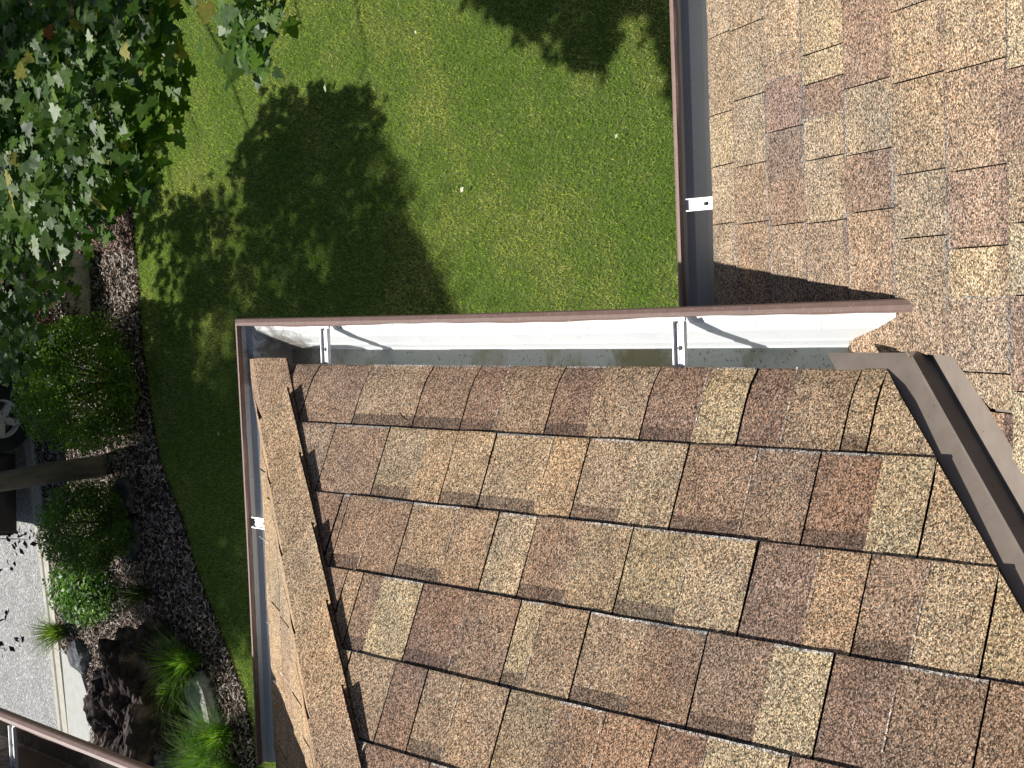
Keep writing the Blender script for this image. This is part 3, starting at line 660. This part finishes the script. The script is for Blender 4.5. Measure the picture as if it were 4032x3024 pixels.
rock("stone", (.62, 11.5, -5.05), (.16, .12, .22), 8.8, M_PALE, "small pale stone standing behind the purple shrub", "stone", .12, 4, .2)
rock("stone", (-4.85, 8.75, -5.16), (.35, .28, .10), 3.9, M_PALE, "pale flat stone at the lower edge half hidden by grass", "stone", .12, 4, .2, flat=.7)

# ------------------------------------------------------------------ trees
def wood_mat(name, a, b_):
    m, nt, b = mat(name, .9, .2); co = coord(nt); mp = nd(nt, "ShaderNodeMapping"); mp.inputs["Scale"].default_value = (1, 1, .25); nt.links.new(co, mp.inputs[0])
    n1 = noise_tex(nt, 22, 7, .7, mp.outputs[0], .4); nt.links.new(ramp(nt, n1, [(.3, a), (.7, b_)]), b.inputs["Base Color"]); bump(nt, b, n1, .8, .02); return m
M_WOOD = wood_mat("grey_trunk", (.12, .105, .09), (.26, .235, .205)); M_WOOD2 = wood_mat("maple_bark", (.25, .23, .20), (.55, .52, .47))
M_TREE = leaf_mat("tree_leaf", .4, .22, .4); M_MAPLE = leaf_mat("maple_leaf", .45, .35, .25)
tr = empty("shade_tree", (-1.47, 10.36, G), "tall tree whose bare grey trunk rises between two round shrubs and shades the lawn", "tree")
mb = MB(); mb.tube([(-1.46, 10.34, G - .1), (-1.455, 10.34, G + .06), (-1.46, 10.36, -4.7), (-1.49, 10.36, -4.2), (-1.5, 10.4, -3.4), (-1.4, 10.6, -2.2), (-1.35, 10.9, -1.0)], [.14, .110, .102, .094, .09, .088, .08], 16, (1, 1, 1))
mb.build("trunk", M_WOOD, tr, True)
P1 = [(-.08, 9.4), (.50, 9.07), (1.01, 8.63), (1.09, 8.03), (1.33, 7.72), (1.39, 7.18), (1.73, 6.9), (1.65, 6.3), (1.59, 5.79), (1.14, 5.72), (.88, 5.47), (.62, 5.59), (.26, 5.25), (-.11, 5.02), (-.6, 5.0), (-.6, 8.5)]
P2 = [(-.10, 8.0), (-.34, 9.4), (-.6, 9.6), (-1.2, 9.7), (-1.6, 10.2), (-2.2, 10.1), (-2.7, 9.9), (-3.3, 9.5), (-3.3, 8.9), (-3.0, 8.3), (-3.1, 7.4), (-2.5, 7.0), (-1.0, 5.2), (0, 5.2)]
LIT = [(3.39, 8.83), (1.09, 9.06), (1.09, 8.62), (1.37, 7.72), (1.83, 7.15), (1.69, 6.3), (1.62, 5.79), (1.13, 5.66), (0.88, 5.47), (0.19, 5.2), (-0.08, 5.02), (-0.14, 3.13), (1.3, 3.04), (1.47, 3.1), (1.62, 3.15), (1.78, 3.2), (1.79, 3.44), (1.5, 3.5), (1.45, 3.62), (1.58, 4.05), (1.83, 4.3), (2.05, 4.89), (2.59, 4.86)]
cents = []
def lobes(poly, n, hr):
    xs = [p[0] for p in poly]; ys = [p[1] for p in poly]; k = 0; t_ = 0
    while k < n and t_ < 9000:
        t_ += 1; x = rng.uniform(min(xs), max(xs)); y = rng.uniform(min(ys), max(ys))
        if not bool(inpoly(x, y, poly)): continue
        h = rng.uniform(*hr); cents.append((x - .23 * h, y + .95 * h, G + h)); k += 1
lobes(P1, 54, (5.0, 6.9)); lobes([(-.2, 5.0), (-.2, 6.6), (1.0, 6.8), (1.1, 6.0), (.3, 5.2)], 22, (5, 6.6)); lobes([(-.1, 4.7), (-.1, 5.3), (.5, 5.5), (.9, 5.4), (.5, 5.0)], 7, (5, 6.6)); lobes(P2, 72, (4.6, 6.6)); lobes([(-.1, 6.6), (-.3, 9.3), (-2.6, 9.2), (-3.3, 8.2), (-2.8, 6.6)], 62, (4.6, 6.6)); lobes([(-.8, 6.8), (-.8, 9.2), (-2.9, 8.7), (-2.7, 6.8)], 60, (4.6, 6.4)); lobes([(-.3, 9.0), (-.8, 9.8), (-2.8, 9.9), (-2.8, 8.6), (-1, 8.8)], 46, (4.6, 6.4))
cents = np.array(cents)
n = 27000; ci = rng.integers(len(cents), size=n); P = cents[ci] + rng.normal(0, 1, (n, 3)) * np.array([.17, .20, .16])
hh = (P[:, 2] - G); sx = P[:, 0] + .23 * hh; sy = P[:, 1] - .95 * hh
ok = (inpoly(sx, sy, P1) | inpoly(sx, sy, P2) | (rng.random(n) < .10)); ok &= ~inpoly(sx + rng.normal(0, .11, n), sy + rng.normal(0, .11, n), LIT) | (rng.random(n) < .05); P = P[ok]
cc = np.array([.035, .028, .024]) + rng.random((len(P), 1)) * np.array([.03, .045, .015])
# a few twigs hang low in front of the driveway
tw = np.array([(-1.82, 9.26, -3.8), (-1.99, 9.37, -3.8), (-2.16, 9.58, -3.8), (-1.87, 9.14, -3.8), (-2.59, 9.59, -3.8), (-2.75, 9.38, -3.8), (-2.9, 9.72, -3.8), (-1.91, 9.59, -3.8)])
PT = np.concatenate([c + rng.normal(0, 1, (6, 3)) * np.array([.04, .07, .04]) for c in tw]); sz = np.concatenate([np.full(len(P), .10), np.full(len(PT), .07)]); P = np.concatenate([P, PT]); cc = np.concatenate([cc, np.tile([[.022, .018, .02]], (len(PT), 1))])
V = leafquads(P, sz, .8, .62); soup("foliage", V, 4, M_TREE, cc, tr)
top = np.array([-1.35, 10.9, -1.0])
from collections import defaultdict
main = []
for i in range(9):
    s_ = cents[rng.integers(len(cents))]; main.append(top * .45 + s_ * .55 + np.array([0, 0, .2]))
mb = MB()
for m_ in main: mb.tube([top, top * .5 + m_ * .5 + rng.normal(0, .12, 3), m_], [.055, .04, .025], 7, (1, 1, 1))
for c_ in cents[::2]:
    j = min(range(9), key=lambda q: np.linalg.norm(main[q] - c_)); mb.tube([main[j], main[j] * .5 + c_ * .5 + rng.normal(0, .08, 3), c_], [.022, .014, .006], 5, (1, 1, 1))
for c_ in tw[::3]: mb.tube([(-1.38, 10.75, -1.6), (-1.9, 10.6, -2.7), c_ + np.array([0, .22, .12]), c_], [.018, .010, .005, .003], 5, (1, 1, 1))
mb.build("branches", M_WOOD, tr)

# maple with lobed leaves
MAPLE=[[1.78,6.54,-2.5],[1.84,5.84,-2.66],[0.99,6.05,-2.66],[1.51,5.16,-2.88],[0.98,9.21,-3.56],[0.81,5.94,-2.17],[0.58,5.4,-2.3],[0.57,8.9,-3.52],[1.91,6.01,-2.75],[0.51,8.88,-3.81],[1.43,6.27,-2.97],[1.9,6.51,-2.63],[0.86,4.45,-2.2],[0.61,9.74,-4.08],[2.12,10.58,-4.29],[1.72,5.95,-2.35],[1.83,6.17,-3.14],[2.03,5.53,-2.8],[1.06,5.74,-2.56],[2.41,7.03,-3.18],[0.84,8.54,-3.53],[0.38,8.0,-3.52],[1.04,5.96,-2.2],[0.57,4.76,-2.13],[1.3,8.66,-3.71],[1.41,6.12,-2.73],[1.01,8.15,-3.67],[2.05,6.16,-3.46],[1.41,10.19,-4.07],[1.01,8.32,-3.49],[0.96,8.74,-3.73],[1.38,7.77,-4.1],[1.62,6.99,-2.58],[1.02,5.77,-2.84],[1.05,6.1,-2.83],[1.49,6.19,-2.7],[0.68,8.98,-3.41],[1.3,8.28,-3.8],[1.77,5.75,-3.14],[0.9,5.89,-2.25],[1.85,5.39,-2.94],[1.9,6.28,-3.46],[2.77,10.36,-4.47],[1.1,5.22,-2.45],[0.47,8.17,-3.34],[1.13,5.47,-2.98],[1.96,6.41,-2.51],[1.1,5.7,-2.43],[1.12,5.36,-2.86],[0.82,5.25,-2.67],[1.98,4.85,-2.77],[1.0,10.08,-4.49],[1.94,5.03,-2.41],[1.71,6.33,-2.67],[2.17,6.72,-2.6],[1.38,6.35,-2.92],[1.67,4.16,-2.1],[1.75,6.6,-3.03],[1.05,5.76,-2.24],[0.53,10.09,-4.19],[0.93,8.96,-3.75],[2.08,6.45,-2.52],[2.0,5.89,-2.14],[2.36,7.61,-3.01],[0.84,5.31,-2.64],[1.58,5.64,-2.41],[1.9,6.83,-2.71],[1.31,4.9,-2.06],[1.21,7.79,-3.63],[0.74,5.31,-2.46],[1.24,10.11,-4.35],[3.0,10.24,-4.21],[1.51,6.26,-3.27],[0.55,8.92,-3.65],[1.65,5.98,-2.65],[1.49,6.4,-3.23],[2.24,6.26,-3.55],[1.5,6.7,-2.49],[1.81,7.21,-2.73],[2.56,9.83,-4.49],[1.05,6.14,-2.23],[1.6,5.74,-2.88],[1.28,4.95,-2.51],[2.09,5.85,-3.0],[2.25,10.48,-4.36],[0.64,5.56,-2.16],[1.42,5.59,-2.54],[1.94,5.9,-3.21],[0.67,8.52,-3.59],[0.86,11.01,-4.31],[1.31,10.9,-4.34],[0.63,9.71,-3.73],[1.0,5.07,-2.54],[1.12,8.74,-4.01],[1.06,8.16,-3.73],[1.98,6.14,-2.49],[1.14,5.2,-2.78],[0.94,10.13,-4.13],[1.06,8.26,-3.93],[2.82,9.07,-3.67],[0.81,5.67,-2.43],[2.33,6.8,-3.33],[1.51,5.53,-2.72],[2.58,7.38,-3.96],[1.15,7.73,-3.28],[0.53,9.56,-4.16],[1.36,7.41,-4.16],[1.98,5.14,-2.45],[1.59,5.89,-2.31],[2.32,7.43,-3.24],[0.46,5.87,-2.15],[0.38,9.51,-4.24],[2.55,7.96,-3.26],[0.98,4.95,-2.3],[1.41,4.93,-2.33],[1.67,7.14,-2.65],[1.19,4.52,-2.13],[1.55,6.8,-2.58],[1.53,6.13,-2.31],[1.5,5.5,-2.83],[1.77,5.77,-2.11],[1.65,4.07,-2.17],[1.57,5.06,-2.72],[0.54,9.13,-3.46],[1.59,6.02,-2.69],[0.65,9.59,-4.25],[0.89,8.07,-3.09],[1.29,10.93,-4.4],[0.81,7.99,-3.46],[1.08,5.85,-3.08],[2.89,10.66,-4.28],[1.94,5.2,-2.03],[1.2,6.0,-2.3],[1.87,5.3,-2.31],[0.73,5.14,-2.13],[1.36,6.78,-2.61],[1.98,5.5,-2.59],[2.18,10.76,-4.46],[0.48,9.18,-4.03],[0.69,10.26,-4.1],[0.98,5.59,-2.49],[1.66,5.44,-2.93],[1.18,8.36,-3.28],[2.04,5.51,-2.85],[2.41,7.13,-3.66],[0.35,8.25,-3.54],[1.15,4.88,-2.25],[1.57,5.02,-2.31],[1.74,4.78,-2.58],[1.82,5.82,-2.98],[1.4,8.44,-4.04],[1.02,5.32,-2.78],[1.47,5.51,-2.66],[0.33,7.63,-3.36],[1.28,4.15,-2.28],[0.72,8.59,-3.57],[1.18,4.48,-2.11],[1.42,5.04,-2.6],[3.18,10.54,-4.33],[0.99,9.99,-4.42],[0.92,5.63,-2.38],[1.09,7.57,-4.05],[1.96,6.25,-2.95],[1.69,5.93,-3.08],[1.75,4.04,-2.17],[0.82,5.06,-2.34],[0.89,8.37,-3.39],[1.33,5.17,-2.25],[1.75,6.0,-2.69],[0.96,4.88,-2.15],[2.25,6.88,-3.35],[1.27,7.65,-3.67],[1.27,6.05,-2.88],[2.01,6.97,-2.77],[0.68,4.72,-2.14],[0.6,4.99,-2.1],[1.08,4.7,-2.14],[2.25,10.07,-4.31],[1.42,10.37,-4.37],[0.83,10.42,-4.19],[1.2,4.24,-2.33],[1.22,5.62,-2.59],[1.63,10.36,-4.41],[2.34,7.78,-3.07],[1.32,4.75,-2.41],[1.52,6.03,-2.19],[0.81,6.11,-2.21],[2.04,6.91,-2.74],[2.2,6.73,-3.37],[0.52,10.28,-4.29]]
SPRIG=[[1.1,2.74,-1.86],[1.49,3.06,-2.01],[1.23,3.0,-2.12],[1.36,3.05,-2.08],[1.29,2.87,-2.03],[1.35,2.71,-1.96],[1.41,3.04,-2.19],[1.27,3.05,-2.19],[1.27,2.59,-1.81]]
MAPLE2=[[-0.36,8.77,-3.58],[-0.17,8.52,-3.43],[-0.44,9.96,-3.86],[-0.2,9.78,-3.82],[0.11,10.07,-4.1],[-0.24,10.07,-4.2],[0.03,9.18,-3.82],[-0.25,9.93,-3.91],[-0.38,8.99,-3.62],[-0.11,9.81,-3.83],[0.1,9.39,-3.91],[0.09,8.81,-3.5],[-0.02,9.09,-3.5],[-0.06,9.54,-3.81]]
MAPLE3=[[0.91,8.31,-0.77],[1.08,8.03,-1.01],[1.42,7.22,-2.35],[0.97,6.26,-2.22],[1.35,6.88,-1.91],[1.43,5.66,-2.78],[0.89,7.64,-0.82],[0.74,7.16,-1.4],[1.38,6.85,-2.0],[0.91,7.37,-0.77],[1.73,6.76,-3.05],[1.14,6.1,-2.33],[0.96,6.97,-1.95],[1.14,8.12,-0.9],[1.07,7.81,-0.72],[1.46,6.68,-2.88],[0.94,7.27,-1.05],[1.27,6.29,-2.3]]

def maple_leaves(P, size, cols, parent, up=1.2):
    ang = np.radians([-90, -60, -38, -12, 12, 32, 50, 72, 90, 108, 130, 148, 168, 192, 218, 240])
    rad = np.array([.10, .42, .38, .62, .40, .72, .50, .74, 1.0, .74, .50, .72, .40, .62, .38, .42]) * .5
    tpl = np.stack([rad * np.cos(ang), rad * np.sin(ang), -.10 * np.abs(rad * np.cos(ang)) - .25 * np.maximum(rad * np.sin(ang), 0) ** 2], 1); k = len(tpl)
    n = len(P); nn = rng.normal(0, .55, (n, 3)); nn[:, 2] = np.abs(nn[:, 2]) + up; nn[:, 1] += -.25; nn /= np.linalg.norm(nn, axis=1)[:, None]
    a = np.cross(nn, rng.normal(0, 1, (n, 3))); a /= np.linalg.norm(a, axis=1)[:, None]; b = np.cross(nn, a)
    s = (size * rng.uniform(.65, 1.2, n))[:, None, None]
    V = P[:, None, :] + s * (tpl[None, :, 0:1] * a[:, None] + tpl[None, :, 1:2] * b[:, None] + tpl[None, :, 2:3] * nn[:, None])
    Vc = P[:, None, :] - s * .02 * nn[:, None]
    V = np.concatenate([V, Vc], 1); faces = [[k, i, (i + 1) % k] for i in range(k)]
    return soup("foliage", V, k + 1, M_MAPLE, cols, parent, faces=faces)
UP = [[p_[0] - .23 * h_, p_[1] + .95 * h_, p_[2] + h_] for p_ in MAPLE if p_[0] > 1.6 for h_ in (2.6 + .9 * ((p_[0] * 7.3) % 1),)]
mp = empty("maple_tree", (2.9, 11.2, G), "green maple with lobed leaves spreading from the upper left corner over the bed", "tree")
A = np.array(MAPLE + MAPLE3 + MAPLE2 + UP); Pm = np.concatenate([A[i] + rng.normal(0, 1, (38, 3)) * np.array([.11, .13, .10]) for i in range(len(A))])
Sp = np.array(SPRIG); Pm = np.concatenate([Pm] + [s_ + rng.normal(0, 1, (13, 3)) * np.array([.05, .06, .05]) for s_ in Sp])
hm = Pm[:, 2] - G; far = np.arange(len(Pm)) >= len(Pm) - 13 * len(Sp); Pm = Pm[~inpoly(Pm[:, 0] + .23 * hm, Pm[:, 1] - .95 * hm, LIT) | far | (rng.random(len(Pm)) < .03)]
q = rng.random((len(Pm), 1)); cm = np.array([.022, .070, .008]) * (1 - q) + np.array([.12, .22, .022]) * q
yl = rng.random(len(Pm)) < .025; cm[yl] = np.array([.30, .28, .05])
rd = rng.random(len(Pm)) < .002; rd[-130:] = False; cm[rd] = np.array([.30, .12, .04])
maple_leaves(Pm, .16, cm, mp)
base = np.array([3.0, 11.2, G]); mb = MB(); mb.tube([base, base + [.0, -.1, .6], base + [-.1, -.4, 1.3], base + [-.2, -.9, 2.2], base + [-.2, -1.6, 3.1]], [.13, .11, .10, .075, .05], 12, (1, 1, 1)); mb.build("trunk", M_WOOD2, mp, True)
mb = MB(); tp = [base + np.array([-.1, -.4, 1.2]), base + np.array([-.15, -.7, 1.8]), base + np.array([-.2, -1.2, 2.6]), base + np.array([-.2, -1.6, 3.1])]
hubs = [np.array(h) for h in [(1.3, 9.3, -4.2), (.8, 8.4, -4.1), (1.9, 8.0, -3.9), (1.5, 7.4, -3.7), (.6, 9.6, -4.3)]]
for i, h in enumerate(hubs): mb.tube([tp[i % 4], tp[i % 4] * .5 + h * .5 + np.array([0, 0, .15]), h], [.022, .012, .006], 7, (1, 1, 1))
mb.tube([tp[3], (3.3, 8.0, -2.2), (3.2, 6.0, -1.9), (2.5, 4.6, -1.9), (1.9, 4.15, -2.0), (1.5, 3.9, -2.1)], [.045, .03, .022, .014, .008, .003], 7, (1, 1, 1))
mb.tube([tp[3], (2.9, 9.9, -1.2), (2.5, 10.3, .2)], [.05, .04, .015], 7, (1, 1, 1))
for c_ in np.array(MAPLE)[::9]:
    j = min(range(len(hubs)), key=lambda q: np.linalg.norm(hubs[q] - c_))
    if np.linalg.norm(hubs[j] - c_) > .7: continue
    mb.tube([hubs[j], hubs[j] * .5 + c_ * .5 + rng.normal(0, .04, 3), c_], [.006, .005, .003], 5, (1, 1, 1))
mb.build("branches", M_WOOD2, mp)

mb = MB(); mb.tube([(-.190, -.640, .066), (-.197, -.652, .070), (-.203, -.668, .072), (-.204, -.678, .073)], [.0007, .0009, .0008, .0004], 5, (.12, .09, .06))
tag(mb.build("twig", M_BARK), "tiny curved brown twig caught at a shingle edge on the near roof", "twig")

# ------------------------------------------------------------------ parked car
M_PAINT = metal("dark_car_paint", (.03, .032, .038), .25); M_TYRE = plain_col("tyre_rubber", .8, .3, 60, .1); M_RIM = plain_col("alloy_rim", .35, .6, 20, .05); M_GLASS = metal("car_glass", (.015, .018, .02), .08)
car = empty("parked_car", (.35, 12.7, G), "dark car parked on the driveway, one silver five spoke wheel showing past the shrub", "car")
cx0, cx1, cy0, cy1 = -2.25, 2.55, 11.84, 13.66
prof_c = [(cx0 + .02, .30), (cx0 + .05, .62), (cx0 + .18, .80), (cx0 + 1.05, .93), (cx0 + 1.75, 1.38), (cx0 + 2.15, 1.46), (cx0 + 3.3, 1.44), (cx0 + 4.05, 1.02), (cx0 + 4.5, .95), (cx1 - .02, .85), (cx1, .32)]
wx = [-1.01, 1.67]; WR = .345
mb = MB(); bot = []
def arch(cx_): return [(cx_ + (WR + .06) * math.cos(t), WR + (WR + .06) * math.sin(t)) for t in np.linspace(-.35, math.pi + .35, 12)]
lower = [(cx1 - .02, .24)] + arch(wx[1]) + arch(wx[0]) + [(cx0 + .04, .24)]
outl = prof_c + lower; k = len(outl)
def ring(y, ins, tum): return [(x * 1.0 if True else 0, y + (tum * max(0, z - .9) / .55), G + z) for x, z in outl]
R0 = ring(cy0, 0, .26); R1 = ring(cy1, 0, -.26)
mb.add(R0 + R1, [(i, i + k, (i + 1) % k + k, (i + 1) % k) for i in range(k)])
def fan(R, flip):
    f = [tuple(range(k))]; return [tuple(reversed(f[0]))] if flip else f
mb.add(R0, fan(R0, False)); mb.add(R1, fan(R1, True))
body = mb.build("body", M_PAINT, car)
mb = MB()
for y_, sg in ((cy0, 1), (cy1, -1)):
    for xa, xb, xc, xd in ((cx0 + 1.32, cx0 + 1.83, cx0 + 2.5, cx0 + 2.5), (cx0 + 2.56, cx0 + 2.56, cx0 + 3.28, cx0 + 3.7)):
        f_ = lambda x, z: (x, y_ + sg * .26 * (z - .9) / .55 - sg * .004, G + z)
        mb.add([f_(xa, .98), f_(xb, 1.37), f_(xc, 1.38), f_(xd, .99)], [(0, 1, 2, 3)])
mb.add([(cx0 + 1.10, cy0 + .12, G + .975), (cx0 + 1.10, cy1 - .12, G + .975), (cx0 + 1.72, cy1 - .3, G + 1.375), (cx0 + 1.72, cy0 + .3, G + 1.375)], [(0, 1, 2, 3)])
mb.build("window", M_GLASS, car)
def wheel(x, y, sg):
    c = np.array([x, y, G + WR]); e1 = np.array([1., 0, 0]); e2 = np.array([0, 0, 1.]); ey = np.array([0, sg, 0.])
    def lathe(mb_, prof_, n=40, col=(.03, .03, .032)):
        vs = [c + (e1 * math.cos(2 * math.pi * i / n) + e2 * math.sin(2 * math.pi * i / n)) * r_ + ey * d_ for i in range(n) for r_, d_ in prof_]; w = len(prof_)
        mb_.add(vs, [(i * w + j, ((i + 1) % n) * w + j, ((i + 1) % n) * w + j + 1, i * w + j + 1) for i in range(n) for j in range(w - 1)], col)
    hub = empty("w", tuple(c), None, None); bpy.data.objects.remove(hub)
    mb_ = MB(); lathe(mb_, [(.20, .01), (.215, -.012), (.25, -.022), (.315, -.018), (.34, .0), (WR, .03), (WR, .17), (.33, .2), (.2, .21)]); w_ = mb_.build("wheel", M_TYRE, car, True)
    mb_ = MB(); lathe(mb_, [(.205, .10), (.205, .012), (.198, -.002), (.188, .004), (.182, .03), (.178, .10)], col=(.7, .69, .66))
    for i in range(5):
        t = 2 * math.pi * i / 5 + .6; d = e1 * math.cos(t) + e2 * math.sin(t); s_ = -e1 * math.sin(t) + e2 * math.cos(t)
        mb_.add([c + d * .05 + s_ * .036 + ey * .012, c + d * .05 - s_ * .036 + ey * .012, c + d * .188 - s_ * .030 + ey * .016, c + d * .188 + s_ * .030 + ey * .016,
                 c + d * .05 + s_ * .044 + ey * .045, c + d * .05 - s_ * .044 + ey * .045, c + d * .188 - s_ * .038 + ey * .05, c + d * .188 + s_ * .038 + ey * .05],
                [(0, 1, 2, 3), (0, 4, 5, 1), (1, 5, 6, 2), (2, 6, 7, 3), (3, 7, 4, 0)], (.7, .69, .66))
    mb_.tube([c + ey * .05, c + ey * .004], [.075, .068], 20, (.7, .69, .66)); mb_.tube([c + ey * .01, c + ey * -.004], [.03, .026], 16, (.6, .59, .56))
    mb_.build("rim", M_RIM, w_)
    for i in range(5 if sg > 0 else 0):
        mb_ = MB(); t = 2 * math.pi * i / 5 + .6 + math.pi / 5; d = e1 * math.cos(t) + e2 * math.sin(t); mb_.tube([c + d * .052 + ey * .01, c + d * .052 + ey * -.002], [.010, .009], 8)
        mb_.build("lug_nut", M_DARK, w_)
for x_ in wx: wheel(x_, 11.80, 1); wheel(x_, 13.72, -1)
